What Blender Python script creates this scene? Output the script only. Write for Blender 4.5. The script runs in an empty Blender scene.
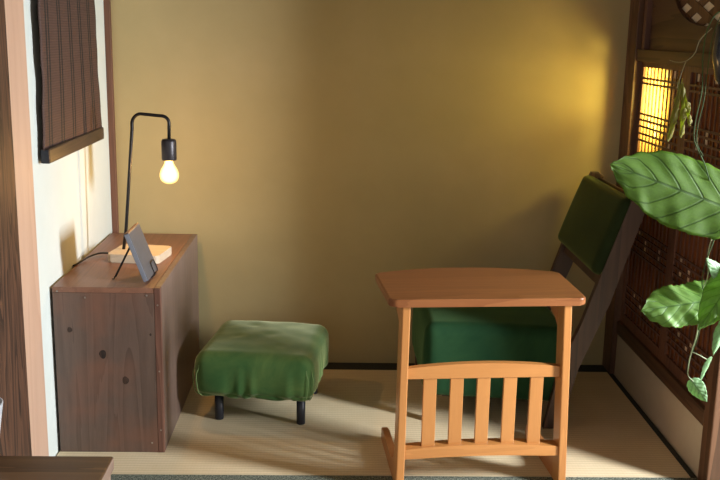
import bpy, bmesh, math, random
from mathutils import Vector, Matrix, noise
random.seed(7)
C = bpy.context.scene.collection
PI = math.pi
W = 1.832          # inner width of the alcove

# ---------------------------------------------------------------- materials
def new_mat(name):
    m = bpy.data.materials.new(name); m.use_nodes = True
    nt = m.node_tree; nt.nodes.clear()
    out = nt.nodes.new('ShaderNodeOutputMaterial')
    return m, nt, out
def nd(nt, t, **kw):
    n = nt.nodes.new(t)
    for k, v in kw.items():
        if k in n.inputs: n.inputs[k].default_value = v
        else: setattr(n, k, v)
    return n
def lk(nt, a, b): nt.links.new(a, b)
def ramp(nt, fac, stops):
    r = nt.nodes.new('ShaderNodeValToRGB'); el = r.color_ramp.elements
    while len(el) < len(stops): el.new(0.5)
    for e, (p, c) in zip(el, stops):
        e.position = p; e.color = (*c, 1)
    lk(nt, fac, r.inputs['Fac']); return r.outputs['Color']
def coords(nt, scale=(1, 1, 1), rot=(0, 0, 0), kind='Object', loc=(0, 0, 0)):
    tc = nt.nodes.new('ShaderNodeTexCoord'); mp = nt.nodes.new('ShaderNodeMapping')
    mp.inputs['Scale'].default_value = scale; mp.inputs['Rotation'].default_value = rot
    mp.inputs['Location'].default_value = loc
    lk(nt, tc.outputs[kind], mp.inputs['Vector']); return mp.outputs['Vector']
def noise_n(nt, vec, scale, detail=4, rough=.55, dist=0):
    n = nd(nt, 'ShaderNodeTexNoise', Scale=scale, Detail=detail, Roughness=rough, Distortion=dist)
    lk(nt, vec, n.inputs['Vector']); return n.outputs['Fac']
def mix(nt, fac, a, b, mode='MIX'):
    m = nt.nodes.new('ShaderNodeMix'); m.data_type = 'RGBA'; m.blend_type = mode
    if isinstance(fac, (int, float)): m.inputs['Factor'].default_value = fac
    else: lk(nt, fac, m.inputs['Factor'])
    for i, x in ((6, a), (7, b)):
        if isinstance(x, tuple): m.inputs[i].default_value = (*x, 1)
        else: lk(nt, x, m.inputs[i])
    return m.outputs[2]
def math_n(nt, op, a, b=None):
    m = nt.nodes.new('ShaderNodeMath'); m.operation = op
    for i, x in enumerate((a, b)):
        if x is None: continue
        if isinstance(x, (int, float)): m.inputs[i].default_value = x
        else: lk(nt, x, m.inputs[i])
    return m.outputs[0]
def bsdf(nt, out, color, rough=.5, bump=None, bstr=.3, bdist=.001, **kw):
    p = nd(nt, 'ShaderNodeBsdfPrincipled', Roughness=rough)
    if isinstance(color, tuple): p.inputs['Base Color'].default_value = (*color, 1)
    else: lk(nt, color, p.inputs['Base Color'])
    for k, v in kw.items(): p.inputs[k.replace('_', ' ')].default_value = v
    if bump is not None:
        b = nd(nt, 'ShaderNodeBump', Strength=bstr, Distance=bdist)
        lk(nt, bump, b.inputs['Height']); lk(nt, b.outputs['Normal'], p.inputs['Normal'])
    lk(nt, p.outputs[0], out.inputs['Surface']); return p

def wood(name, dark, light, axis='z', scale=1.0, rough=.5, rings=9, contrast=1, off=0, spec=.5, coat=0, tint=None):
    m, nt, out = new_mat(name)
    s = {'x': (.06, 1, 1), 'y': (1, .06, 1), 'z': (1, 1, .06)}[axis]
    v = coords(nt, tuple(k * scale for k in s), loc=(off, off * .7, off * 1.3))
    n1 = noise_n(nt, v, 6, 3, .5, 1.2)
    sv = math_n(nt, 'MULTIPLY', n1, rings)
    fr = math_n(nt, 'FRACT', sv)
    saw = math_n(nt, 'POWER', fr, 1.6)
    fine = noise_n(nt, v, 140, 4, .7)
    big = noise_n(nt, v, 3, 2)
    t = math_n(nt, 'ADD', math_n(nt, 'MULTIPLY', saw, .55 * contrast), math_n(nt, 'MULTIPLY', fine, .45))
    t = math_n(nt, 'ADD', t, math_n(nt, 'MULTIPLY', math_n(nt, 'SUBTRACT', big, .5), .5))
    col = ramp(nt, t, [(.1, light), (.85, dark)])
    if tint:
        v2 = coords(nt, (1, 1, 1)); n2 = noise_n(nt, v2, tint[1], 3)
        col = mix(nt, math_n(nt, 'MULTIPLY', ramp(nt, n2, [(.45, (0, 0, 0)), (.7, (1, 1, 1))]), .7), col, tint[0])
    p = bsdf(nt, out, col, rough, t, .25, .0006)
    p.inputs['Specular IOR Level'].default_value = spec
    p.inputs['Coat Weight'].default_value = coat; p.inputs['Coat Roughness'].default_value = .25
    return m

def plaster(name, c1, c2, c3, scale=3, grain=.35):
    m, nt, out = new_mat(name)
    v = coords(nt); n = noise_n(nt, v, scale, 4, .6); f = noise_n(nt, v, 420, 3, .7); g = noise_n(nt, v, 60, 4, .7)
    col = ramp(nt, n, [(.3, c1), (.55, c2), (.75, c3)])
    col = mix(nt, math_n(nt, 'MULTIPLY', math_n(nt, 'ABSOLUTE', math_n(nt, 'SUBTRACT', f, .5)), grain), col, (c1[0]*.4, c1[1]*.4, c1[2]*.4))
    h = math_n(nt, 'ADD', f, g)
    p = bsdf(nt, out, col, .95, h, .35, .0012); p.inputs['Specular IOR Level'].default_value = .15
    return m

def velvet(name, base, light, sheen, patch=9):
    m, nt, out = new_mat(name)
    v = coords(nt); n = noise_n(nt, v, patch, 4, .65, .6); f = noise_n(nt, v, 900, 2)
    col = ramp(nt, n, [(.35, base), (.7, light)])
    p = bsdf(nt, out, col, .8, f, .4, .0006)
    p.inputs['Sheen Weight'].default_value = 1; p.inputs['Sheen Roughness'].default_value = .35
    p.inputs['Sheen Tint'].default_value = (*sheen, 1); p.inputs['Specular IOR Level'].default_value = .1
    return m

def plain(name, color, rough=.5, metal=0, noise_amt=.12, nscale=30, **kw):
    m, nt, out = new_mat(name)
    v = coords(nt); n = noise_n(nt, v, nscale, 3)
    d = tuple(c * (1 - noise_amt) for c in color)
    col = ramp(nt, n, [(.3, d), (.7, color)])
    p = bsdf(nt, out, col, rough, n, .1, .0005, **kw); p.inputs['Metallic'].default_value = metal
    return m

def tatami(name):
    m, nt, out = new_mat(name)
    v = coords(nt)
    sx = nt.nodes.new('ShaderNodeSeparateXYZ'); lk(nt, v, sx.inputs[0])
    warp = noise_n(nt, v, 14, 3)
    yy = math_n(nt, 'ADD', math_n(nt, 'MULTIPLY', sx.outputs['Y'], 2 * PI / .0150), math_n(nt, 'MULTIPLY', warp, 2.4))
    rib = math_n(nt, 'ADD', math_n(nt, 'MULTIPLY', math_n(nt, 'SINE', yy), .5), .5)
    vs = coords(nt, (90, 700, 1)); fib = noise_n(nt, vs, 1, 3, .7)
    vx = math_n(nt, 'ADD', math_n(nt, 'MULTIPLY', math_n(nt, 'SINE', math_n(nt, 'MULTIPLY', sx.outputs['X'], 2 * PI / .009)), .5), .5)
    big = noise_n(nt, v, 5, 4, .6)
    t = math_n(nt, 'ADD', math_n(nt, 'MULTIPLY', rib, .30), math_n(nt, 'MULTIPLY', fib, .55))
    t = math_n(nt, 'ADD', t, math_n(nt, 'MULTIPLY', vx, .05))
    col = ramp(nt, t, [(.15, (.54, .43, .27)), (.85, (.80, .68, .47))])
    col = mix(nt, ramp(nt, big, [(.4, (0, 0, 0)), (.75, (.55, .55, .55))]), col, (.56, .43, .25))
    p = bsdf(nt, out, col, .62, t, .5, .0012); p.inputs['Specular IOR Level'].default_value = .3
    return m

def heri(name, base, fleck, s=260):
    m, nt, out = new_mat(name)
    v = coords(nt); n = noise_n(nt, v, s, 2, .8); b = nd(nt, 'ShaderNodeTexChecker', Scale=95)
    lk(nt, v, b.inputs['Vector'])
    t = math_n(nt, 'MULTIPLY', n, math_n(nt, 'ADD', math_n(nt, 'MULTIPLY', b.outputs['Fac'], .08), .93))
    bsdf(nt, out, ramp(nt, t, [(.42, base), (.62, fleck)]), .85, n, .4, .001)
    return m

def blind_mat():
    m, nt, out = new_mat('blind_cloth')
    v = coords(nt)
    sx = nt.nodes.new('ShaderNodeSeparateXYZ'); lk(nt, v, sx.inputs[0])
    y = sx.outputs['Y']
    def lines(per, phase, width):
        f = math_n(nt, 'FRACT', math_n(nt, 'ADD', math_n(nt, 'DIVIDE', y, per), phase))
        return math_n(nt, 'LESS_THAN', f, width)
    a = math_n(nt, 'MAXIMUM', lines(.112, .10, .10), lines(.112, .30, .10))
    slat = math_n(nt, 'ADD', math_n(nt, 'MULTIPLY', math_n(nt, 'SINE', math_n(nt, 'MULTIPLY', sx.outputs['Z'], 2 * PI / .007)), .5), .5)
    vs = coords(nt, (1, 3, 160)); n = noise_n(nt, vs, 4, 3, .7)
    t = math_n(nt, 'ADD', math_n(nt, 'MULTIPLY', slat, .2), math_n(nt, 'MULTIPLY', n, .8))
    col = ramp(nt, t, [(.25, (.040, .019, .013)), (.75, (.080, .038, .028))])
    col = mix(nt, a, col, (.006, .004, .004))
    bsdf(nt, out, col, .75, slat, .5, .001)
    return m

def leaf_mat(name, base, light, vein, nv=5.5, trans=.45, dirn=1):
    m, nt, out = new_mat(name)
    uv = coords(nt, kind='UV')
    sx = nt.nodes.new('ShaderNodeSeparateXYZ'); lk(nt, uv, sx.inputs[0])
    u, w = sx.outputs['X'], math_n(nt, 'ABSOLUTE', math_n(nt, 'SUBTRACT', sx.outputs['Y'], .5))
    w = math_n(nt, 'MULTIPLY', w, 2)
    arg = math_n(nt, 'MULTIPLY', math_n(nt, 'SUBTRACT', u, math_n(nt, 'MULTIPLY', math_n(nt, 'POWER', w, 1.15), .30 * dirn)), nv)
    fr = math_n(nt, 'ABSOLUTE', math_n(nt, 'SUBTRACT', math_n(nt, 'FRACT', arg), .5))
    latv = ramp(nt, fr, [(.012, (1, 1, 1)), (.075, (0, 0, 0))])
    midv = ramp(nt, w, [(.012, (1, 1, 1)), (.05, (0, 0, 0))])
    net = nt.nodes.new('ShaderNodeTexVoronoi'); net.feature = 'DISTANCE_TO_EDGE'; net.inputs['Scale'].default_value = 22
    lk(nt, uv, net.inputs['Vector'])
    nete = ramp(nt, net.outputs['Distance'], [(.0, (.28, .28, .28)), (.07, (0, 0, 0))])
    vv = math_n(nt, 'MAXIMUM', math_n(nt, 'MAXIMUM', latv, midv), nete)
    n = noise_n(nt, uv, 7, 4, .6)
    col = ramp(nt, n, [(.3, base), (.7, light)])
    col = mix(nt, math_n(nt, 'MULTIPLY', vv, .75), col, vein)
    p = nd(nt, 'ShaderNodeBsdfPrincipled', Roughness=.5); lk(nt, col, p.inputs['Base Color'])
    bp = nd(nt, 'ShaderNodeBump', Strength=.5, Distance=.0012); bp.invert = True
    lk(nt, math_n(nt, 'ADD', math_n(nt, 'MAXIMUM', latv, midv), math_n(nt, 'MULTIPLY', n, .8)), bp.inputs['Height']); lk(nt, bp.outputs[0], p.inputs['Normal'])
    tr = nt.nodes.new('ShaderNodeBsdfTranslucent'); lk(nt, mix(nt, .35, col, (.45, .75, .10)), tr.inputs['Color'])
    ms = nt.nodes.new('ShaderNodeMixShader'); ms.inputs[0].default_value = trans
    lk(nt, p.outputs[0], ms.inputs[1]); lk(nt, tr.outputs[0], ms.inputs[2]); lk(nt, ms.outputs[0], out.inputs['Surface'])
    return m

def paper(name, col, tcol, trans=.8, clear=0):
    m, nt, out = new_mat(name)
    v = coords(nt); n = noise_n(nt, v, 80, 3)
    c = ramp(nt, n, [(.3, tuple(x * .92 for x in col)), (.7, col)])
    d = nt.nodes.new('ShaderNodeBsdfDiffuse'); lk(nt, c, d.inputs['Color'])
    tr = nd(nt, 'ShaderNodeBsdfTranslucent'); tr.inputs['Color'].default_value = (*tcol, 1)
    ms = nt.nodes.new('ShaderNodeMixShader'); ms.inputs[0].default_value = trans
    lk(nt, d.outputs[0], ms.inputs[1]); lk(nt, tr.outputs[0], ms.inputs[2])
    if clear:
        tp = nt.nodes.new('ShaderNodeBsdfTransparent'); tp.inputs['Color'].default_value = (1, .95, .80, 1)
        m2 = nt.nodes.new('ShaderNodeMixShader'); m2.inputs[0].default_value = clear
        lk(nt, ms.outputs[0], m2.inputs[1]); lk(nt, tp.outputs[0], m2.inputs[2]); ms = m2
    lk(nt, ms.outputs[0], out.inputs['Surface'])
    return m

def bulb_mat():
    m, nt, out = new_mat('lit_bulb_glass')
    v = coords(nt); n = noise_n(nt, v, 20, 1)
    e = nd(nt, 'ShaderNodeEmission'); lk(nt, ramp(nt, n, [(.2, (1, .62, .20)), (.8, (1, .66, .24))]), e.inputs['Color'])
    lw = nd(nt, 'ShaderNodeLayerWeight', Blend=.45)
    inv = math_n(nt, 'SUBTRACT', 1, lw.outputs['Facing'])
    lk(nt, math_n(nt, 'ADD', math_n(nt, 'MULTIPLY', math_n(nt, 'POWER', inv, 2.0), 6.0), BULB_EMIT), e.inputs['Strength'])
    t = nd(nt, 'ShaderNodeBsdfTransparent'); t.inputs['Color'].default_value = (1, .85, .6, 1)
    ms = nt.nodes.new('ShaderNodeMixShader'); ms.inputs[0].default_value = .45
    lk(nt, e.outputs[0], ms.inputs[1]); lk(nt, t.outputs[0], ms.inputs[2]); lk(nt, ms.outputs[0], out.inputs['Surface'])
    return m
BULB_EMIT = .75

M = {}
M['wall'] = plaster('ochre_plaster', (.385, .31, .155), (.42, .335, .17), (.455, .36, .19), 2.4)
M['white'] = plaster('white_plaster', (.53, .57, .54), (.57, .61, .58), (.61, .65, .63), 3, .12)
M['kick'] = plaster('beige_plaster', (.46, .39, .29), (.52, .45, .34), (.56, .49, .38), 4, .2)
M['dark_post'] = wood('dark_post_wood', (.045, .018, .008), (.15, .07, .035), 'z', 1, .5)
M['grain_post'] = wood('aged_post_wood', (.022, .009, .004), (.105, .045, .022), 'z', 1.2, .6, rings=12, contrast=1.3)
M['pink_post'] = wood('pale_post_wood', (.38, .23, .155), (.50, .325, .23), 'z', 1, .6, rings=5, contrast=.5)
M['trim'] = wood('red_brown_trim_wood', (.07, .028, .016), (.17, .075, .045), 'z', 1, .55)
M['beam'] = wood('dark_beam_wood', (.035, .016, .008), (.11, .055, .028), 'y', 1, .5)
M['lattice'] = wood('lattice_wood', (.060, .024, .014), (.155, .066, .038), 'z', 2, .5)
M['lattice_y'] = wood('lattice_rail_wood', (.045, .018, .010), (.12, .052, .03), 'y', 2, .5)
M['cab'] = wood('stained_cabinet_wood', (.052, .031, .023), (.135, .090, .070), 'z', 2.6, .5, rings=5, contrast=.6, tint=((.20, .085, .05), 5))
M['cab_top'] = wood('stained_cabinet_top_wood', (.095, .040, .024), (.25, .12, .075), 'y', 2, .42, rings=5, contrast=.4)
M['cab_side'] = wood('stained_cabinet_side_wood', (.085, .048, .035), (.22, .15, .12), 'z', 2, .45, rings=5, contrast=.4)
M['cab_edge'] = wood('reddish_edge_wood', (.10, .042, .028), (.20, .095, .065), 'z', 2, .5)
M['knot'] = wood('dark_knot_wood', (.01, .005, .004), (.05, .025, .015), 'z', 4, .6)
M['beech'] = wood('warm_beech_wood', (.30, .115, .027), (.45, .195, .056), 'z', 2, .38, rings=3, contrast=.45, coat=.2)
M['beech_x'] = wood('warm_beech_rail_wood', (.30, .115, .027), (.45, .195, .056), 'x', 2, .38, rings=3, contrast=.45, coat=.2)
M['beech_y'] = wood('warm_beech_foot_wood', (.29, .10, .03), (.43, .17, .053), 'y', 2, .38, rings=3, contrast=.45, coat=.2)
M['top'] = wood('tabletop_wood', (.135, .044, .015), (.235, .090, .032), 'x', 1.3, .35, rings=7, contrast=.6, coat=0, spec=.25)
M['chair_wood'] = wood('walnut_chair_wood', (.026, .012, .007), (.080, .039, .023), 'z', 1, .45)
M['pine'] = wood('pale_lamp_base_wood', (.50, .39, .27), (.70, .58, .43), 'x', 2, .45, rings=4, contrast=.4)
M['bench'] = wood('brown_bench_wood', (.05, .024, .010), (.16, .085, .038), 'x', 1.2, .45, rings=6)
M['bench_end'] = wood('bench_end_wood', (.16, .10, .075), (.30, .21, .16), 'y', 1.2, .5, rings=6)
M['velvet'] = velvet('green_velvet', (.040, .110, .034), (.095, .165, .050), (.90, .95, .60), 8)
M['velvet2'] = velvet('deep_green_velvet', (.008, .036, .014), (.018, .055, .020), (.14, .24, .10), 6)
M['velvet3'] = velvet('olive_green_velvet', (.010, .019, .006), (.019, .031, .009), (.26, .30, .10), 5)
M['piping'] = plain('green_piping', (.17, .27, .09), .7)
M['black'] = plain('black_metal', (.018, .017, .018), .38, .6)
M['socket'] = plain('grey_black_socket_metal', (.045, .04, .045), .4, .5)
M['leg_black'] = plain('black_leg_paint', (.012, .014, .022), .4)
M['cord'] = plain('black_cord_rubber', (.012, .012, .012), .5)
M['tablet'] = plain('slate_grey_cover', (.115, .112, .122), .42, .1)
M['tablet_edge'] = plain('blue_grey_edge', (.22, .24, .29), .4, .2)
M['tablet_top'] = plain('lamplit_brown_edge', (.30, .15, .07), .6)  # warm lamplight on the tablet's top edge, put into its colour
M['screw'] = plain('steel_screw', (.42, .38, .34), .4, .9)
M['tatami'] = tatami('tatami_rush')
M['heri_dark'] = heri('black_border_cloth', (.010, .011, .009), (.035, .038, .030))
M['heri'] = heri('green_black_border_cloth', (.022, .028, .022), (.28, .31, .24))
M['blind'] = blind_mat()
M['blind_bar'] = wood('blind_bar_wood', (.018, .010, .008), (.045, .026, .02), 'y', 2, .45)
M['leaf'] = leaf_mat('big_leaf_green', (.095, .20, .012), (.14, .27, .020), (.035, .09, .010))
M['leaf2'] = leaf_mat('pale_leaf_green', (.13, .28, .035), (.22, .38, .07), (.05, .14, .02), 6.5, .4)
M['leaf3'] = leaf_mat('pale_new_leaf', (.26, .48, .22), (.42, .64, .36), (.16, .36, .14), 5, .4)
M['stem'] = plain('pale_vine_stem', (.38, .46, .24), .5)
M['stem_g'] = plain('green_vine_stem', (.05, .10, .025), .85)
M['stem_dry'] = plain('dry_vine_stem', (.33, .30, .16), .6)
M['leaf_dry'] = leaf_mat('yellowing_leaf', (.30, .24, .025), (.45, .36, .05), (.20, .16, .03), 6, .6)
M['amber'] = paper('amber_backing_paper', (.23, .085, .048), (1.0, .60, .20), .25, .40)
M['washi'] = paper('white_washi_paper', (.90, .78, .60), (1.0, .92, .70), .5)
M['panel_paper'] = paper('aged_panel_paper', (.80, .68, .50), (.7, .55, .35), .10)
M['pot'] = plain('dark_blue_glaze', (.012, .016, .028), .2)
M['soil'] = plain('dark_soil', (.03, .02, .012), .9)
M['cup'] = plain('pale_grey_ceramic', (.50, .52, .56), .35)
M['ceiling'] = wood('ceiling_board_wood', (.12, .07, .04), (.28, .18, .10), 'y', 1, .6)
M['floorboard'] = wood('subfloor_wood', (.10, .06, .035), (.22, .14, .085), 'x', 1, .6)

# ---------------------------------------------------------------- geometry helpers
def link(name, me, mat, parent=None, loc=(0, 0, 0), rot=(0, 0, 0), smooth=False):
    o = bpy.data.objects.new(name, me); C.objects.link(o)
    for x in (mat if isinstance(mat, (list, tuple)) else [mat]): me.materials.append(x)
    o.location = loc; o.rotation_euler = rot
    if parent: o.parent = parent
    if smooth:
        for p in me.polygons: p.use_smooth = True
    return o
def from_bm(name, bm, mat, parent=None, smooth=False, **kw):
    bmesh.ops.recalc_face_normals(bm, faces=bm.faces)
    me = bpy.data.meshes.new(name); bm.to_mesh(me); bm.free()
    return link(name, me, mat, parent, smooth=smooth, **kw)
def add_box(bm, p0, p1, bev=0, seg=2):
    g = bmesh.ops.create_cube(bm, size=1)['verts']
    for v in g:
        v.co = Vector([p0[i] + (v.co[i] + .5) * (p1[i] - p0[i]) for i in range(3)])
    if bev:
        ed = list({e for v in g for e in v.link_edges})
        bmesh.ops.bevel(bm, geom=ed, offset=bev, segments=seg, profile=.5, affect='EDGES')
def box(name, p0, p1, mat, parent=None, bev=.0015, **kw):
    bm = bmesh.new(); add_box(bm, p0, p1, bev); return from_bm(name, bm, mat, parent, **kw)
def add_prism(bm, pts, axis, a, b, bev=0):
    """extrude a closed 2-D outline along an axis (0,1,2) from a to b"""
    def mk(t, p):
        c = [0, 0, 0]; o = [i for i in range(3) if i != axis]
        c[axis] = t; c[o[0]] = p[0]; c[o[1]] = p[1]; return bm.verts.new(c)
    A = [mk(a, p) for p in pts]; B = [mk(b, p) for p in pts]
    fs = [bm.faces.new(A), bm.faces.new(B[::-1])]
    n = len(pts)
    for i in range(n): bm.faces.new((A[i], A[(i + 1) % n], B[(i + 1) % n], B[i]))
    if bev:
        ed = [e for f in fs for e in f.edges]
        bmesh.ops.bevel(bm, geom=ed, offset=bev, segments=2, profile=.5, affect='EDGES')
def prism(name, pts, axis, a, b, mat, parent=None, bev=.0015, **kw):
    bm = bmesh.new(); add_prism(bm, pts, axis, a, b, bev); return from_bm(name, bm, mat, parent, **kw)
def smooth_path(pts, sub=8):
    P = [Vector(p) for p in pts]
    if len(P) < 3: return P
    out = []
    for i in range(len(P) - 1):
        p0 = P[i - 1] if i else P[0] * 2 - P[1]
        p1, p2 = P[i], P[i + 1]
        p3 = P[i + 2] if i + 2 < len(P) else P[-1] * 2 - P[-2]
        for k in range(sub):
            t = k / sub
            out.append(.5 * ((2 * p1) + (p2 - p0) * t + (2 * p0 - 5 * p1 + 4 * p2 - p3) * t * t + (3 * p1 - p0 - 3 * p2 + p3) * t ** 3))
    out.append(P[-1]); return out
def add_tube(bm, path, r, seg=10, r2=None):
    path = [Vector(p) for p in path]; rings = []; n = len(path)
    up = None
    for i, p in enumerate(path):
        d = (path[min(i + 1, n - 1)] - path[max(i - 1, 0)]).normalized()
        if up is None: up = d.orthogonal().normalized()
        up = (up - d * up.dot(d)).normalized(); s = d.cross(up)
        rr = r if r2 is None else r + (r2 - r) * i / (n - 1)
        rings.append([bm.verts.new(p + (up * math.cos(2 * PI * k / seg) + s * math.sin(2 * PI * k / seg)) * rr) for k in range(seg)])
    for a, b in zip(rings, rings[1:]):
        for k in range(seg): bm.faces.new((a[k], a[(k + 1) % seg], b[(k + 1) % seg], b[k]))
    bm.faces.new(rings[0][::-1]); bm.faces.new(rings[-1])
def tube(name, path, r, mat, parent=None, seg=10, r2=None, **kw):
    bm = bmesh.new(); add_tube(bm, path, r, seg, r2); return from_bm(name, bm, mat, parent, smooth=True, **kw)
def lathe(name, prof, mat, parent=None, seg=32, **kw):
    bm = bmesh.new(); rings = []
    for r, z in prof:
        rings.append([bm.verts.new((max(r, 1e-5) * math.cos(2 * PI * k / seg), max(r, 1e-5) * math.sin(2 * PI * k / seg), z)) for k in range(seg)])
    for a, b in zip(rings, rings[1:]):
        for k in range(seg): bm.faces.new((a[k], a[(k + 1) % seg], b[(k + 1) % seg], b[k]))
    bm.faces.new(rings[0][::-1]); bm.faces.new(rings[-1])
    return from_bm(name, bm, mat, parent, smooth=True, **kw)
def cushion(name, size, r, mat, parent, fn=None, n=30, **kw):
    """rounded block, centred in x,y, from z=0 up; fn moves each point"""
    bm = bmesh.new(); bmesh.ops.create_cube(bm, size=2)
    bmesh.ops.subdivide_edges(bm, edges=bm.edges, cuts=n, use_grid_fill=True)
    h = [s / 2 for s in size]
    for v in bm.verts:
        p = Vector([v.co[i] * h[i] for i in range(3)])
        q = Vector([max(-h[i] + r[i], min(h[i] - r[i], p[i])) for i in range(3)])
        d = Vector([(p[i] - q[i]) / r[i] for i in range(3)])
        if d.length > 0:
            mx = max(abs(c) for c in d); d = d.normalized() * mx
        p = q + Vector([d[i] * r[i] for i in range(3)])
        p.z += h[2]
        if fn: p = fn(p)
        v.co = p
    return from_bm(name, bm, mat, parent, smooth=True, **kw)
def tag(o, label=None, cat=None, group=None, kind=None):
    if label: o['label'] = label
    if cat: o['category'] = cat
    if group: o['group'] = group
    if kind: o['kind'] = kind
    return o
def thing(name, loc, rotz, label, cat, group=None):
    o = bpy.data.objects.new(name, None); C.objects.link(o); o.empty_display_size = .05
    o.location = loc; o.rotation_euler = (0, 0, rotz); return tag(o, label, cat, group)
def struct(o): o['kind'] = 'structure'; return o
def copy_tree(o, parent=None):
    c = o.copy(); C.objects.link(c); c.parent = parent
    for ch in [x for x in C.objects if x.parent == o]: copy_tree(ch, c)
    return c

H = 2.35
# ---------------------------------------------------------------- setting
struct(box('floor', (-2.2, -4.6, -.12), (2.9, .12, -.055), M['floorboard'], bev=0))
struct(box('wall_back', (-.12, 0, -.055), (W + .12, .1, H), M['wall'], bev=0))
struct(box('wall_left', (-.12, -.912, -.055), (0, 0, H), M['white'], bev=0))
struct(box('trim_1', (0, -.022, 0), (.020, 0, H), M['trim']))
struct(box('trim_2', (-.12, -1.052, -.055), (.015, -.912, H), M['pink_post'], bev=.002))
struct(box('trim_3', (-.16, -1.32, -.055), (.018, -1.056, H), M['grain_post'], bev=.004))
struct(box('wall_left_front', (-2.2, -1.18, -.055), (-.16, -1.10, H), M['white'], bev=0))
# right side: plastered kick wall under the sill, corner post, beam, outer post
struct(box('wall_right', (W, -.93, -.055), (W + .06, 0, .158), M['kick'], bev=0))
struct(box('trim_4', (W - .018, -.10, 0), (W + .065, 0, H), M['dark_post'], bev=.002))
struct(box('trim_5', (W - .006, -.93, .158), (W + .065, -.10, .205), M['beam'], bev=.002))
struct(box('trim_6', (W - .012, -.93, 1.130), (W + .065, -.10, 1.170), M['beam'], bev=.002))
struct(box('trim_7', (W - .006, -.995, -.055), (W + .062, -.93, H), M['dark_post'], bev=.003))
struct(box('wall_right_return', (W + .062, -.985, -.055), (2.75, -.945, H), M['white'], bev=0))
struct(box('wall_next_room', (2.45, -.945, -.055), (2.55, .12, H), M['lattice'], bev=0))
struct(box('wall_next_room_back', (W + .12, .0, -.055), (2.45, .1, H), M['lattice'], bev=0))
struct(box('ceiling', (-2.2, -4.6, H), (2.9, .12, H + .05), M['ceiling'], bev=0))
# outer right wall with the window the daylight enters by
WY0, WY1, WZ0, WZ1 = -1.90, -1.52, .60, 1.36
bm = bmesh.new()
add_box(bm, (2.75, -4.6, -.055), (2.87, WY0, H)); add_box(bm, (2.75, WY1, -.055), (2.87, -.945, H))
add_box(bm, (2.75, WY0, -.055), (2.87, WY1, WZ0)); add_box(bm, (2.75, WY0, WZ1), (2.87, WY1, H))
struct(from_bm('wall_right_outer', bm, M['white']))
bm = bmesh.new()
for a, b in (((2.78, WY0, WZ0), (2.83, WY0 + .04, WZ1)), ((2.78, WY1 - .04, WZ0), (2.83, WY1, WZ1)),
             ((2.78, WY0, WZ0), (2.83, WY1, WZ0 + .04)), ((2.78, WY0, WZ1 - .04), (2.83, WY1, WZ1))): add_box(bm, a, b)
struct(from_bm('window_1', bm, M['dark_post']))

# lattice doors --------------------------------------------------------------
def lattice_door(name, y0, y1, rnd, ylab=None):
    """sliding lattice door between y0 (far) and y1 (near), z .205 to 1.130"""
    root = bpy.data.objects.new(name, None); C.objects.link(root); root.location = (W, y0, .205)
    root['kind'] = 'structure'
    z0, z1 = 0, .925; L = y0 - y1; st = .030
    bm = bmesh.new()
    add_box(bm, (.006, -st, z0), (.034, 0, z1), .001); add_box(bm, (.006, -L, z0), (.034, -L + st, z1), .001)
    add_box(bm, (.006, -L + st, z0), (.034, -st, .035), .001); add_box(bm, (.006, -L + st, z1 - .018), (.034, -st, z1), .001)
    from_bm('door_frame', bm, M['lattice'], root)
    n = max(3, round((L - 2 * st) / .0345)); pitch = (L - 2 * st) / n
    for k in range(1, n):
        y = -st - pitch * k
        box('lattice_bar', (.0090, y - .0030, .035), (.0125, y + .0030, z1 - .018), M['lattice'], root, bev=0)
    bands = [(.870, .853), (.750, .730, .708, .684, .662), (.362, .342, .320, .298, .276), (.140, .118, .096, .074)]
    for bnd in bands:
        for z in bnd:
            box('lattice_rail', (.0070, -L + st, z - .0035), (.0100, -st, z + .0035), M['lattice_y'], root, bev=0)
    # paper squares set into the lattice
    zc = {0: .8935, 1: .741, 2: .719, 3: .696, 4: .673, 5: .352, 6: .331, 7: .309, 8: .287, 9: .129, 10: .107}
    zl = sorted({.032, z1 - .016} | {z - .011 for z in zc.values()} | {z + .011 for z in zc.values()})
    pb = bmesh.new(); wb = bmesh.new()
    for a, b in zip(zl, zl[1:]):
        if b - a < 1e-4: continue
        for c in range(1, n + 1):
            y = -st - pitch * c
            hit = any(abs((a + b) / 2 - zc[rw]) < .0105 and c in cs for rw, cs in rnd.items())
            tb = wb if hit else pb
            tb.faces.new([tb.verts.new(p) for p in ((.0145, y, a), (.0145, y + pitch, a), (.0145, y + pitch, b), (.0145, y, b))])
    for nm, b_, mt_ in (('backing_sheet', pb, M['amber']), ('paper_square', wb, M['washi'])):
        bmesh.ops.remove_doubles(b_, verts=b_.verts, dist=1e-5)
        o = from_bm(nm, b_, mt_, root)
        q = o.modifiers.new('thick', 'SOLIDIFY'); q.thickness = .0006; q.offset = 0
    return root
rowsA = {0: (2, 7, 9), 1: (3,), 2: (3, 5, 9), 3: (5,), 4: (9,), 5: (3,), 6: (5, 9), 7: (5, 9), 9: (3, 7), 10: (5,)}
rowsB = {0: (2, 6), 1: (5, 8), 2: (3, 5), 3: (3,), 5: (2,), 6: (4, 8), 7: (2, 4), 8: (5,), 9: (3, 6), 10: (5,)}
lattice_door('door_1', -.100, -.535, rowsA)
lattice_door('door_2', -.535, -.930, rowsB)

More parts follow.
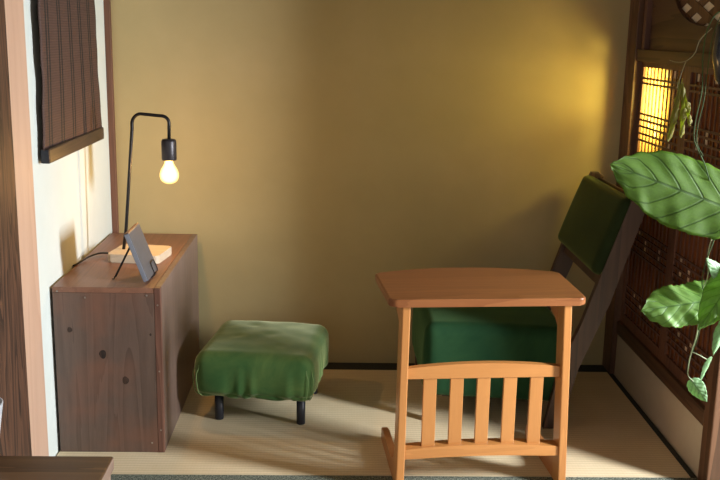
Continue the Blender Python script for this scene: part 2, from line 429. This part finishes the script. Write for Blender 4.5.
# transom over the beam: boards with a round opening and diagonal lattice -------
tr = bpy.data.objects.new('window_2', None); C.objects.link(tr); tr.location = (W, -.62, 1.370); tr['kind'] = 'structure'
bm = bmesh.new(); seg = 64; EA, EB = .275, .125
yA, yB, zA, zB = .52, -.31, -.200, .60
def edgept(a):
    c, s = math.cos(a), math.sin(a); t = min((yA if c > 0 else yB) / c if abs(c) > 1e-6 else 1e9, (zB if s > 0 else zA) / s if abs(s) > 1e-6 else 1e9)
    return c * t, s * t
angs = sorted(set([2 * PI * k / seg for k in range(seg)] + [math.atan2(z, y) % (2 * PI) for y in (yA, yB) for z in (zA, zB)]))
ring = []
for a in angs:
    e = edgept(a); q = 1 / math.hypot(math.cos(a) / EA, math.sin(a) / EB)
    ring.append([bm.verts.new((x, yy, zz)) for x in (.012, .022) for yy, zz in ((q * math.cos(a), q * math.sin(a)), e)])
for i in range(len(ring)):
    a, b = ring[i], ring[(i + 1) % len(ring)]
    bm.faces.new((a[0], b[0], b[1], a[1])); bm.faces.new((a[2], a[3], b[3], b[2]))
    bm.faces.new((a[0], a[2], b[2], b[0])); bm.faces.new((a[1], b[1], b[3], a[3]))
from_bm('transom_board', bm, M['beam'], tr)
th = math.atan2(.030, .087); dsp = .174 * math.sin(th)
for sgn in (1, -1):
    for k in range(-5, 6):
        # a straight lath whose ends run behind the board
        off = (k + .5) * dsp; dn = Vector((-sgn * math.sin(th), math.cos(th))); dt = Vector((math.cos(th), sgn * math.sin(th)))
        c0 = dn * off + Vector((.015, .050))
        ts = [i_ * .005 for i_ in range(-90, 91) if ((c0 + dt * i_ * .005).x / (EA + .02)) ** 2 + ((c0 + dt * i_ * .005).y / (EB + .02)) ** 2 < 1]
        if len(ts) < 4: continue
        xa = .0225 if sgn > 0 else .0245; hb = .0135
        pts = [c0 + dt * ts[0] - dn * hb, c0 + dt * ts[-1] - dn * hb, c0 + dt * ts[-1] + dn * hb, c0 + dt * ts[0] + dn * hb]
        prism('diagonal_bar', [(p.x, p.y) for p in pts], 0, xa, xa + .002, M['dark_post'], tr, bev=0)
box('backing_paper', (.028, -.30, -.19), (.029, .30, .19), M['panel_paper'], tr, bev=0)
struct(box('trim_8', (W - .006, -.150, 1.170), (W + .04, -.125, H), M['trim'], bev=.0015))

# ---------------------------------------------------------------- tatami mats
t = thing('tatami_mat', (W / 2, -.46, 0), 0, 'tatami mat of pale woven rush filling the alcove floor under the furniture', 'tatami mat')
box('woven_surface', (-W / 2 + .004, -.462, -.055), (W / 2 - .022, .380, 0), M['tatami'], t, bev=0)
tag(box('border', (-W / 2 + .004, .380, -.055), (W / 2 - .004, .456, 0), M['heri_dark'], t, bev=.001), 'black cloth border along the back wall')
tag(box('edge_strip', (W / 2 - .022, -.462, -.054), (W / 2 - .003, .380, 0), M['heri_dark'], t, bev=.001), 'thin black strip along the plastered kick wall')
t = thing('tatami_mat', (W / 2, -1.38, 0), 0, 'tatami mat in the foreground showing only its flecked green-black border', 'tatami mat')
box('woven_surface', (-W / 2 + .1, -.46, -.055), (W / 2 + .9, .370, 0), M['tatami'], t, bev=0)
box('border', (-W / 2 + .1, .370, -.055), (W / 2 - .004, .455, 0), M['heri'], t, bev=.001)
bm = bmesh.new(); add_box(bm, (.021, -.905, -.05), (.044, -.805, .012), .003)
# ---------------------------------------------------------------- cabinet
bm.free()
t = thing('storage_cabinet', (.004, -.785, 0), 0, 'low dark-stained wooden cabinet box against the white wall, with knots in its front', 'cabinet')
cw, cd, ch = .306, .725, .497
box('side_panel', (0.004, .016, 0), (.018, cd, ch - .014), M['cab_side'], t)
box('side_panel', (cw - .018, .016, 0), (cw, cd, ch - .0), M['cab_side'], t)
box('top_panel', (0.004, .0005, ch - .016), (cw - .018, cd, ch), M['cab_top'], t)
fp = box('front_panel', (0.004, 0, .0), (cw - .018, .016, ch - .016), M['cab'], t)
box('back_panel', (.018, cd - .012, 0), (cw - .018, cd, ch - .016), M['cab_side'], t)
tag(box('edge_strip', (cw - .018, -.001, 0), (cw, .016, ch), M['cab_edge'], t), 'reddish front edge of the side panel')
def knot(x, z, rx, rz):
    bm = bmesh.new(); n = 20; c = bm.verts.new((x, -.0016, z)); v = []
    for k in range(n):
        a = 2 * PI * k / n; q = 1 + .06 * math.sin(3 * a + x * 40)
        v.append(bm.verts.new((x + rx * q * math.cos(a), -.0004, z + rz * q * math.sin(a))))
    for k in range(n): bm.faces.new((c, v[k], v[(k + 1) % n]))
    from_bm('knot', bm, M['knot'], fp, smooth=True)
for a in ((.048, .372, .007, .008), (.138, .300, .010, .013), (.200, .222, .009, .012), (.275, .36, .003, .004)): knot(*a)
for x, z in ((.018, ch - .012), (.267, ch - .022), (.095, ch - .03), (cw - .009, .25), (cw - .009, ch - .05), (cw - .009, .07), (.270, .03)):
    bm = bmesh.new(); bmesh.ops.create_cone(bm, segments=12, radius1=.0028, radius2=.0022, depth=.002, cap_ends=True)
    bmesh.ops.rotate(bm, verts=bm.verts, cent=(0, 0, 0), matrix=Matrix.Rotation(PI / 2, 3, 'X')); bmesh.ops.translate(bm, verts=bm.verts, vec=(x, -.0012, z))
    from_bm('screw', bm, M['screw'], t)

# ---------------------------------------------------------------- desk lamp
L0 = (.182, -.42, ch)
t = thing('desk_lamp', L0, 0, 'lit desk lamp with bare round bulb on a bent black pole and pale wood base', 'lamp')
bm = bmesh.new()
pts = []
for cx, cy, a0 in ((.070, .052, 0), (-.066, .052, 90), (-.066, -.068, 180), (.070, -.068, 270)):
    for k in range(7):
        a = math.radians(a0 + 15 * k); pts.append((cx + .014 * math.cos(a), cy + .014 * math.sin(a)))
ca, sa = math.cos(math.radians(-8)), math.sin(math.radians(-8))
pts = [(x * ca - y * sa, x * sa + y * ca) for x, y in pts]
add_prism(bm, pts, 2, 0, .026, .003); from_bm('base', bm, M['pine'], t)
def LL(x, z): return Vector((x - L0[0], 0, z - L0[2]))
P = [LL(.128, .515), LL(.139, .590), LL(.168, .905)]
for k in range(9):
    a = math.radians(172 - k * 9.8); P.append(LL(.168 + .029 + .029 * math.cos(a) + 0.0, .918 + .033 * math.sin(a)))
for k in range(9):
    a = math.radians(92 - k * 11.5); P.append(LL(.258 + .024 * math.cos(a), .924 + .022 * math.sin(a)))
P.append(LL(.281, .872)); tube('pole', P, .0052, M['black'], t, 12)
so = lathe('socket', [(.0, .0), (.016, 0), (.0220, .001), (.0232, .004), (.0232, .059), (.0205, .066), (.009, .068), (0, .068)][::1], M['socket'], t, loc=LL(.280, .808))
sc = bulb_mat()
lathe('bulb', [(.0125, .0), (.0135, -.008), (.018, -.018), (.0255, -.030), (.0300, -.043), (.0305, -.052), (.028, -.062), (.022, -.070), (.012, -.0755), (0, -.077)], sc, t, loc=LL(.279, .811))
tube('cord', smooth_path([Vector((-.055, -.02, .006)), Vector((-.085, -.01, .012)), Vector((-.125, .0, .012)), Vector((-.150, -.035, .010)), Vector((-.163, -.08, .006)), Vector((-.172, -.112, .0032)), Vector((-.1775, -.13, .0031))]), .0028, M['cord'], t)
def light(name, kind, loc, energy, color, **kw):
    l = bpy.data.lights.new(name, kind); l.energy = energy; l.color = color
    for k, v in kw.items(): setattr(l, k, v)
    o = bpy.data.objects.new(name, l); C.objects.link(o); o.location = loc; return o

# ---------------------------------------------------------------- tablet on a wire stand
sl = math.radians(20.5)
ux, uz = -math.sin(sl), math.cos(sl)       # up along the leaning face
t = thing('tablet', (.269, -.668, ch + .008), 0, 'slim slate-grey tablet leaning on the wire stand on the cabinet', 'tablet')
def slab(name, y0, y1, l0, l1, d0, d1, m, parent, bev=.0015):
    bm = bmesh.new(); add_box(bm, (d0, y0, l0), (d1, y1, l1), bev)
    bmesh.ops.rotate(bm, verts=bm.verts, cent=(0, 0, 0), matrix=Matrix.Rotation(-sl, 3, 'Y'))
    return from_bm(name, bm, m, parent)
slab('case', -.073, .073, 0, .149, -.015, 0, M['tablet'], t, .003)
slab('side_edge', -.0745, -.0725, .002, .147, -.0135, -.0012, M['tablet_edge'], t, .0005)
slab('top_edge', -.070, .070, .148, .1502, -.013, -.002, M['tablet_top'], t, .0005)
t = thing('wire_stand', (.269, -.668, ch), 0, 'folding black wire stand holding up the grey tablet', 'stand')
bm = bmesh.new()
def sp(l, d, y): return Vector((l * ux + d * uz, y, l * uz + d * math.sin(sl) + .008))
add_tube(bm, smooth_path([sp(.112, -.019, -.012), sp(.0, -.019, -.012), sp(-.003, -.012, -.010), sp(-.003, .001, .0), sp(.004, .0035, .004), sp(.030, .0035, .006), sp(.035, .0035, .014), sp(.035, .0035, .044), sp(.030, .0035, .052), sp(.004, .0035, .052), sp(-.003, -.002, .046), sp(-.003, -.012, .014), sp(.0, -.019, .012), sp(.112, -.019, .012)], 5), .0016, 8)
add_tube(bm, [sp(.112, -.019, -.016), sp(.112, -.019, .016)], .0016, 8)
from_bm('support_frame', bm, M['black'], t)
bm = bmesh.new()
hx = .112 * ux - .019 * uz; hz = .112 * uz - .019 * math.sin(sl) + .008
bm.free()
for y in (-.012, .012):
    bm = bmesh.new(); add_tube(bm, [(hx, y * 1.3, hz), (-.108, y * 1.2 - .018, .002), (-.113, y * .9 - .018, .002)], .0016, 8)
    from_bm('rear_leg', bm, M['black'], t)


# ---------------------------------------------------------------- velvet stool
t = thing('footstool', (.586, -.422, 0), math.radians(-7.5), 'low square footstool in green velvet on short black legs beside the cabinet', 'stool')
SW, SD, SH = .366, .378, .146
def stool_fn(p):
    x, y, z = p; hx, hy, hz = SW / 2, SD / 2, SH
    u, v = x / hx, y / hy
    zz = z
    if z > hz * .5:
        k = (z / hz - .5) * 2
        zz += k * (.012 * (1 - u * u) * (1 - v * v))
        for du, dv, a in ((-.45, -.10, .003), (.12, .0, .003), (.38, -.55, .002), (-.30, .55, .003)):
            zz -= k * a * math.exp(-((u - du) ** 2 + (v - dv) ** 2) / .012)
        zz += k * .003 * noise.noise(Vector((x * 14, y * 14, 3)))
    low = max(0, 1 - z / (hz * .8))
    edge = max(abs(u), abs(v))
    if edge > .8:
        s = (x if abs(v) > abs(u) else y)
        rip = max(-.25, math.sin(s * 92 + 2.2 * math.sin(s * 33 + 1))) * (.6 + noise.noise(Vector((s * 22, 1, 2))))
        amt = low * .011 * rip * (1 - .5 * abs(s / hx) ** 6)
        bulge = .007 * math.sin(PI * min(1, z / hz))
        tuck = -.010 * max(0, 1 - z / .022)
        out = amt + bulge + tuck
        if abs(v) > abs(u): y += math.copysign(out, y)
        else: x += math.copysign(out, x)
        zz += low * .002 * math.sin(s * 50 + 1)
    return Vector((x, y, zz))
cu = cushion('cushion', (SW, SD, SH), (.034, .034, .034), M['velvet'], t, stool_fn, 44, loc=(-.011, 0, .089))
for sx_, sy_ in ((1, -1), (-1, -1)):
    for o1, o2 in ((0, .012), (.016, -.001)):
        pts = []
        for k in range(9):
            z = .006 + k * .0128; b = .007 * math.sin(PI * z / .138) - .010 * max(0, 1 - z / .022)
            q = .005 if k > 6 else 0
            pts.append((sx_ * (SW / 2 + b - o1 * .9 - q * .8 - .0015), sy_ * (SD / 2 + b - o2 - q - .0015), z))
        tube('piping', smooth_path(pts, 3), .0014, M['piping'], cu, 6)
for sx_, sy_ in ((1, -1), (-1, -1), (1, 1), (-1, 1)):
    lathe('leg', [(0, 0), (.0125, 0), (.0138, .002), (.0142, .094), (0, .094)], M['leg_black'], t, 20, loc=(sx_ * .131, sy_ * .131, 0))

# ---------------------------------------------------------------- side table
TB = (1.198, -.985, 0)
t = thing('side_table', TB, math.radians(4.2), 'honey-coloured wooden side table with slatted magazine rack in front of the green chair', 'table')
hw = .2255; lt = .022; HT = .521
bm = bmesh.new()
# tabletop outline: rounded corners, slightly bowed ends, strongly bowed back
out = []
fx, bx_, fy, by_ = .262, .268, -.030, .250
def arc(cx, cy, r, a0, a1, n=6):
    for k in range(n + 1):
        a = math.radians(a0 + (a1 - a0) * k / n); out.append((cx + r * math.cos(a), cy + r * math.sin(a)))
arc(-fx + .022, fy + .022, .022, 190, 268)
arc(fx - .022, fy + .022, .022, -88, -8)
arc(bx_ - .018, by_ - .018, .018, 5, 70)
for k in range(1, 16):
    u = 1 - 2 * k / 16; out.append((u * (bx_ - .02), by_ + .052 * (1 - abs(u) ** 2.2) ))
arc(-bx_ + .018, by_ - .018, .018, 110, 175)
add_prism(bm, out, 2, HT, HT + .021, .004)
from_bm('tabletop', bm, M['top'], t)
for s in (-1, 1):
    x0, x1 = (s * hw, s * (hw - lt)) if s < 0 else (hw - lt, hw)
    lg = box('leg', (x0, -.018, 0.0), (x1, .040, HT), M['beech'], t, bev=.003)
    sh = .016 if s > 0 else -.004
    for vt in lg.data.vertices: vt.co.x += sh * (1 - vt.co.z / HT)
    prof = [(.040, .0), (.320, .0), (.322, .012), (.318, .040), (.28, .046), (.16, .046)]
    for k in range(9):
        a = math.radians(270 - 10 * k); prof.append((.040 + .062 + .062 * math.cos(a), .046 + .066 + .066 * math.sin(a)))
    prism('foot', prof, 0, x0 + .001 + sh * .97, x1 - .001 + sh * .97, M['beech_y'], t, bev=.0025)
    br = [(.040, HT), (.205, HT), (.205, HT - .012), (.06, HT - .055), (.040, HT - .075)]
    prism('bracket', br, 0, x0 + .002, x1 - .002, M['beech_y'], t, bev=.002)
xi = hw - lt
def stretch(o, k):
    for vt in o.data.vertices:
        if vt.co.x > 0: vt.co.x += k * (vt.co.x / xi) ** 3
        else: vt.co.x -= .0035 * (vt.co.x / -xi) ** 3
top = [(-xi, .345)] + [(-xi + 2 * xi * k / 16, .345 + .012 * (1 - (2 * k / 16 - 1) ** 2)) for k in range(1, 16)] + [(xi, .345), (xi, .315), (-xi, .315)]
stretch(prism('upper_rail', top, 1, -.004, .016, M['beech_x'], t, bev=.002), .006)
lowr = [(-xi, .118)] + [(-xi + 2 * xi * k / 16, .118 + .010 * (1 - (2 * k / 16 - 1) ** 2)) for k in range(1, 16)] + [(xi, .118)] + [(xi, .090)] + [(xi - 2 * xi * k / 12, .090 + .006 * (1 - (2 * k / 12 - 1) ** 2)) for k in range(1, 12)] + [(-xi, .090)]
stretch(prism('lower_rail', lowr, 1, -.012, .030, M['beech_x'], t, bev=.002), .0135)
for k in range(5):
    x = -.1425 + k * .0727
    box('slat', (x - .0180, .000, .120), (x + .0180, .010, .330), M['beech'], t, bev=.0015)
tag(lathe('screw_cover', [(0, 0), (.004, 0), (.003, .002), (0, .0022)], M['screw'], t, 12, loc=(-hw - .0005, .011, .105), rot=(0, -PI / 2, 0)), 'small metal screw cap')

# ---------------------------------------------------------------- lounge chair
t = thing('lounge_chair', (1.33, -.345, 0), 0, 'low green velvet lounge chair with reclined back and dark wooden side rails', 'chair')
def seat_fn(p):
    x, y, z = p; hx, hy, hz = .225, .235, .235
    u, v = x / hx, y / hy; zz = z + (.012 * (1 - u * u) * (1 - v * v) if z > hz * .6 else 0)
    zz -= .022 * (u * .5 + .5) * (1 - .3 * z / hz)
    low = max(0, 1 - z / (hz * .6)); s = x if abs(v) > abs(u) else y
    o_ = low * .003 * math.sin(s * 70 + 2 * math.sin(s * 31)) + .006 * math.sin(PI * min(1, max(0, z / hz)))
    if max(abs(u), abs(v)) > .8:
        if abs(v) > abs(u): y += math.copysign(o_, y)
        else: x += math.copysign(o_, x)
    return Vector((x, y, zz))
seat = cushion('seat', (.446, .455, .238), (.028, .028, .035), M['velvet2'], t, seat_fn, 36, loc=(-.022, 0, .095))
for y in (-.235, .235):
    for dx in (() if y < 0 else (0, .014)):
        tube('piping', smooth_path([(-.2155 + dx, y * (.985 if dx else .94), .012), (-.2215 + dx, y * (.993 if dx else .95), .08), (-.2215 + dx, y * (.993 if dx else .95), .15), (-.213 + dx, y * .97, .205)], 4), .0018, M['piping'], seat, 6)
# side rails, each a slanted board from floor to the top of the back
def RX(x): return x - 1.33
railo = [(RX(1.716), .748), (RX(1.735), .735), (RX(1.728), .700), (RX(1.668), .500), (RX(1.642), .410), (RX(1.560), .200), (RX(1.515), .0), (RX(1.462), .0), (RX(1.500), .200), (RX(1.560), .347), (RX(1.612), .512), (RX(1.690), .748)]
for s in (-1, 1):
    y0 = s * .2525; y1 = s * .2285
    prism('side_rail', railo, 1, min(y0, y1), max(y0, y1), M['chair_wood'], t, bev=.003)
ba = math.atan2(.085, .235)
def backbox(name, l0, l1, d0, d1, y0, y1, m, bev=.003):
    bm = bmesh.new(); add_box(bm, (d0, y0, l0), (d1, y1, l1), bev)
    bmesh.ops.rotate(bm, verts=bm.verts, cent=(0, 0, 0), matrix=Matrix.Rotation(ba, 3, 'Y'))
    bmesh.ops.translate(bm, verts=bm.verts, vec=(RX(1.600), 0, .495)); return from_bm(name, bm, m, t)
backbox('cross_rail', .215, .262, .030, .052, -.2285, .2285, M['chair_wood'])
backbox('cross_rail', -.030, .005, .020, .040, -.2285, .2285, M['chair_wood'])
backbox('back_board', .005, .225, .030, .038, -.2285, .2285, M['chair_wood'])
def back_fn(p):
    # cushion built lying (z = thickness towards the sitter)
    x, y, z = p; u, v = x / .125, y / .25
    if z > .02: z += .014 * (1 - u * u) * (1 - v * v)
    z += .012 * (v * v) * 0
    return Vector((x, y, z))
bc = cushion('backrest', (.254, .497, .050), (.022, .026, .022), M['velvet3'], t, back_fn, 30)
bc.matrix_local = Matrix.Translation((RX(1.600) + .125 * math.sin(ba) + .029 * math.cos(ba), 0, .500 + .125 * math.cos(ba) - .029 * math.sin(ba))) @ Matrix.Rotation(ba - PI / 2, 4, 'Y')
tube('piping', [(-.118 , -.2485, .020), (.118, -.2485, .020)], .002, M['piping'], bc, 6)
for s in (-1, 1):
    prism('front_leg', [(-.235, 0), (-.212, 0), (-.204, .105), (-.240, .105)], 1, s * .19 - .012, s * .19 + .012, M['chair_wood'], t, bev=.002)
    box('seat_rail', (-.185, s * .19 - .010, .086), (.20, s * .19 + .010, .104), M['chair_wood'], t)

# ---------------------------------------------------------------- blind
t = thing('window_blind', (.0, -.518, .848), 0, 'dark brown woven blind with black vertical stripes hanging on the white wall', 'blind')
bm = bmesh.new(); nz, ny = 60, 30; g = []
for i in range(nz + 1):
    z = .03 + i / nz * (H - .90 - .03); row = []
    for k in range(ny + 1):
        v = k / ny * 2 - 1; y = v * (.299 + .004 * math.sin(z * 22) * abs(v) + .003 * math.sin(z * 51) * abs(v))
        row.append((.022 + .004 * math.sin(z * 7 + y * 5) * math.exp(-z * 1.2), y, z))
    g.append(row)
F = [[bm.verts.new(p) for p in r] for r in g]; B = [[bm.verts.new((p[0] - .003, p[1], p[2])) for p in r] for r in g]
for i in range(nz):
    for k in range(ny):
        bm.faces.new((F[i][k], F[i][k + 1], F[i + 1][k + 1], F[i + 1][k])); bm.faces.new((B[i][k], B[i + 1][k], B[i + 1][k + 1], B[i][k + 1]))
for i in range(nz):
    for k in (0, ny): bm.faces.new((F[i][k], F[i + 1][k], B[i + 1][k], B[i][k]))
for k in range(ny):
    for i in (0, nz): bm.faces.new((F[i][k], F[i][k + 1], B[i][k + 1], B[i][k]))
from_bm('cloth', bm, M['blind'], t, smooth=True)
box('bottom_bar', (.008, -.302, 0), (.032, .304, .040), M['blind_bar'], t, bev=.004)
tag(box('end_cap', (.009, -.305, .002), (.031, -.3015, .038), M['leg_black'], t, bev=.003), 'black end cap of the bottom bar')
box('head_rail', (.0, -.34, H - .90), (.045, .34, H - .855), M['blind_bar'], t)

# ---------------------------------------------------------------- foreground bench and cup
t = thing('low_bench', (0, -1.60, 0), 0, 'dark brown wooden bench top corner at the lower left foreground', 'bench')
box('seat_board', (-.50, -.34, .270), (.322, .158, .300), M['bench'], t, bev=.003)
box('end_panel', (.290, -.330, 0), (.318, .148, .270), M['bench_end'], t)
tag(box('end_edge', (.3215, -.338, .272), (.3235, .156, .298), M['bench_end'], t, bev=.0005), 'lighter sawn end of the board')
box('end_panel', (-.48, -.330, 0), (-.452, .148, .270), M['bench_end'], t)
o = lathe('cup', [(0, 0), (.022, 0), (.026, .004), (.048, .150), (.045, .151), (.024, .010), (0, .008)], M['cup'], None, 40, loc=(.071, -1.52, .3003))
tag(o, 'pale grey tapered cup on the bench at the left picture edge', 'cup')

# ---------------------------------------------------------------- hanging vine
def leaf(name, base, tip, nrm, width, mat, parent, prof=None, fold=.12, wave=.004, nu=44, nv=22, serr=.012, curl=.0, label=None, asym=(1, 1)):
    base, tip = Vector(base), Vector(tip); ax = (tip - base); Ln = ax.length; ax.normalize()
    nrm = Vector(nrm); nrm = (nrm - ax * nrm.dot(ax)).normalized(); sd = nrm.cross(ax)
    prof = prof or [(0, .0), (.04, .55), (.12, .86), (.28, 1.0), (.45, .93), (.62, .74), (.78, .50), (.90, .24), (.97, .07), (1, 0)]
    def wf(u):
        for (a, x), (b, y) in zip(prof, prof[1:]):
            if u <= b: k = (u - a) / (b - a); k = k * k * (3 - 2 * k) if a > .0 else math.sqrt(k); return x + (y - x) * k
        return 0
    bm = bmesh.new(); uvl = bm.loops.layers.uv.new('uv'); V = []; UV = {}
    for i in range(nu + 1):
        u = i / nu; row = []
        for k in range(nv + 1):
            v = k / nv * 2 - 1
            w_ = wf(u) * width * (asym[0] if v < 0 else asym[1]) * (1 + serr * math.sin(u * 120 + 3 * math.sin(u * 37)) * abs(v) ** 4)
            lobe = -.10 * Ln * max(0, 1 - u / .22) * abs(v) ** 1.3       # heart-shaped base
            h = -fold * abs(v) ** 1.4 * w_ + wave * math.sin(u * 17 + v * 2.2) * abs(v) + .4 * wave * math.sin(u * 41 + v * 5) * abs(v) - curl * u * u * Ln
            h += .0007 * min(1, width / .04) * math.sin((u - .3 * abs(v)) * 2 * PI * 5.5)
            p = base + ax * (u * Ln + lobe) + sd * (v * w_) + nrm * h
            vt = bm.verts.new(p); UV[vt] = (u, v * .5 + .5); row.append(vt)
        V.append(row)
    fs = []
    for i in range(nu):
        for k in range(nv):
            f = bm.faces.new((V[i][k], V[i][k + 1], V[i + 1][k + 1], V[i + 1][k])); fs.append(f)
            for l in f.loops: l[uvl].uv = UV[l.vert]
    me = bpy.data.meshes.new(name); bm.to_mesh(me); bm.free()
    o = link(name, me, mat, parent, smooth=True)
    sm = o.modifiers.new('thick', 'SOLIDIFY'); sm.thickness = .0006; sm.offset = 0
    if label: o['label'] = label
    return o
# camera (also used to lay the vine out at a true distance)
yaw, pitch, roll = 0.02864, 0.21687, 0.01921
CP = Vector((.7946, -3.3536, 1.2090)); FP = 943.05
fw = Vector((math.sin(yaw), math.cos(yaw), 0)); rt = Vector((math.cos(yaw), -math.sin(yaw), 0)); up = Vector((0, 0, 1))
f2 = fw * math.cos(pitch) - up * math.sin(pitch); u2 = up * math.cos(pitch) + fw * math.sin(pitch)
rr = rt * math.cos(roll) + u2 * math.sin(roll); uu = u2 * math.cos(roll) - rt * math.sin(roll)
def at(px, py, y):
    d = f2 + rr * ((px - 360) / FP) - uu * ((py - 240) / FP); return CP + d * ((y - CP.y) / d.y)

VY = -1.62
vine = thing('hanging_vine', at(735, 60, VY), 0, 'hanging potted vine with big light green leaves at the right edge', 'plant')
vloc = vine.location.copy()
def vp(px, py, y=VY): return at(px, py, y) - vloc
# the pot, mostly beyond the right edge
pot = lathe('hanging_pot', [(0, -.06), (.028, -.06), (.040, -.045), (.050, .0), (.047, .05), (.041, .055), (.039, .048), (0, .045)], M['pot'], vine, 32, loc=vp(741, 55))
tube('stem', smooth_path([vp(745, 40), vp(722, 12), vp(708, 28), vp(703, 55), vp(702, 90), vp(696, 118), vp(694, 138), vp(699, 152), vp(706, 168, VY + .01), vp(714, 200, VY + .02), vp(718, 225, VY + .02), vp(714, 240), vp(706, 262), vp(702, 283), vp(706, 300), vp(702, 318), vp(697, 340), vp(690, 358), vp(688, 374)]), .0011, M['stem_g'], vine, 8, .0009)
tube('stem', smooth_path([vp(722, 12), vp(712, 40), vp(707, 75), vp(704, 100), vp(698, 125), vp(697, 143), vp(703, 156)]), .0008, M['stem_g'], vine, 8)
tag(tube('stem', smooth_path([vp(712, 28), vp(700, 40), vp(695, 53), vp(686, 61), vp(676, 62), vp(669, 60)]), .0010, M['stem_dry'], vine, 8, .0004), 'dry grey-green tendril')
tag(tube('stem', smooth_path([vp(719, 222), vp(712, 238), vp(708, 255), vp(708, 275), vp(703, 288)]), .0011, M['stem'], vine, 8), 'pale rootlike stem')
tag(tube('stem', smooth_path([vp(699, 322), vp(696, 338), vp(692, 350), vp(689, 362), vp(688, 375), vp(694, 382)]), .0015, M['stem'], vine, 8, .001), 'pale drooping stem')
tag(tube('stem', smooth_path([vp(692, 352), vp(699, 355), vp(706, 359), vp(711, 361)]), .0010, M['stem'], vine, 8), 'pale side stem')
tube('stem', smooth_path([vp(686, 61), vp(681, 75), vp(677, 88)]), .0008, M['stem_dry'], vine, 8)
bigp = [(0, .0), (.05, .60), (.14, .90), (.28, 1.0), (.46, 1.0), (.62, .90), (.78, .68), (.90, .38), (.97, .13), (1, 0)]
nf = (CP - at(670, 190, VY)).normalized()
leaf('leaf', vp(738, 212), vp(610, 164, VY - .01), nf + Vector((-.15, 0, .35)), .071, M['leaf'], vine, bigp, fold=.14, wave=.002, label='large green leaf with tip pointing left', asym=(1, 1.0))
l2p = [(0, .0), (.05, .60), (.15, .92), (.30, 1.0), (.50, .90), (.62, .95), (.78, .86), (.84, .60), (.90, .50), (.95, .22), (1, 0)]
leaf('leaf', vp(726, 298, VY + .02), vp(641, 311, VY - .01), nf + Vector((-.1, 0, .30)), .044, M['leaf2'], vine, l2p, fold=.12, wave=.004, serr=.03, label='pale green leaf with a jagged tip')
leaf('leaf', vp(738, 272, VY - .02), vp(698, 330, VY - .04), nf + Vector((.2, 0, .5)), .036, M['leaf2'], vine, fold=.15, wave=.003, label='glossy leaf overlapping the jagged one')
leaf('leaf', vp(728, 282, VY), vp(706, 258, VY - .02), nf + Vector((.4, 0, .3)), .017, M['leaf3'], vine, fold=.3, wave=.0008, serr=0)
leaf('leaf', vp(711, 359), vp(700, 382, VY - .01), nf + Vector((.9, 0, 0)), .0075, M['leaf3'], vine, fold=.5, wave=.0003, serr=0, label='small folded new leaf')
leaf('leaf', vp(692, 381), vp(707, 402, VY - .012), nf + Vector((-.2, 0, .4)), .0165, M['leaf3'], vine, fold=.25, wave=.0006, serr=0, label='small heart-shaped leaf at the vine end')
leaf('leaf', vp(726, 322), vp(713, 356, VY - .01), nf + Vector((.6, 0, 0)), .013, M['leaf3'], vine, fold=.5, wave=.0006, serr=0)
for a, b, w_ in (((681, 84), (668, 142), .0065), ((683, 88), (681, 138), .0060), ((679, 84), (676, 124), .005), ((682, 86), (690, 126), .0055)):
    leaf('leaf', vp(*a), vp(b[0], b[1], VY + .01), nf + Vector((random.uniform(-.9, .9), 0, .2)), w_, M['leaf_dry'], vine, [(0, 0), (.2, .5), (.5, 1), (.75, .8), (.9, .6), (1, 0)], fold=.7, wave=.003, serr=0, label='withered yellow curled leaf')

# ---------------------------------------------------------------- light
# daylight through the window of the outer right wall
o = light('window_daylight', 'AREA', (2.90, (WY0 + WY1) / 2, (WZ0 + WZ1) / 2), 66, (.93, .97, 1), spread=math.radians(130), shape='RECTANGLE', size=WY1 - WY0, size_y=WZ1 - WZ0)
o.rotation_euler = (0, PI / 2, 0); o.rotation_euler = Vector((-1, .50, -.36)).to_track_quat('-Z', 'Y').to_euler()
# the bulb's filament
light('bulb_light', 'POINT', (L0[0] + LL(.279, 0).x, L0[1], .811 - .048), 4.2, (1, .62, .24), shadow_soft_size=.012)
# lamp standing in the room beyond the lattice
o = light('next_room_lamp', 'SPOT', (1.985, -.33, .99), 80, (1, .90, .30), shadow_soft_size=.05, spot_size=math.radians(118), spot_blend=1)
o.rotation_euler = (Vector((1.60, 0, 1.02)) - Vector((1.985, -.33, .99))).to_track_quat('-Z', 'Y').to_euler()

w = bpy.data.worlds.new('sky'); bpy.context.scene.world = w; w.use_nodes = True
nt = w.node_tree; bg = nt.nodes['Background']; bg.inputs['Color'].default_value = (1.0, .95, .87, 1); bg.inputs['Strength'].default_value = .50

# ---------------------------------------------------------------- camera
cd_ = bpy.data.cameras.new('camera'); cam = bpy.data.objects.new('camera', cd_); C.objects.link(cam)
cd_.sensor_width = 36; cd_.lens = FP / 720 * 36; cd_.clip_start = .05
mt = Matrix((rr, uu, -f2)).transposed().to_4x4(); mt.translation = CP; cam.matrix_world = mt
sc_ = bpy.context.scene; sc_.camera = cam
vs = sc_.view_settings; vs.view_transform = 'Standard'; vs.look = 'None'; vs.gamma = 1; vs.exposure = 0.6; vs.use_curve_mapping = False
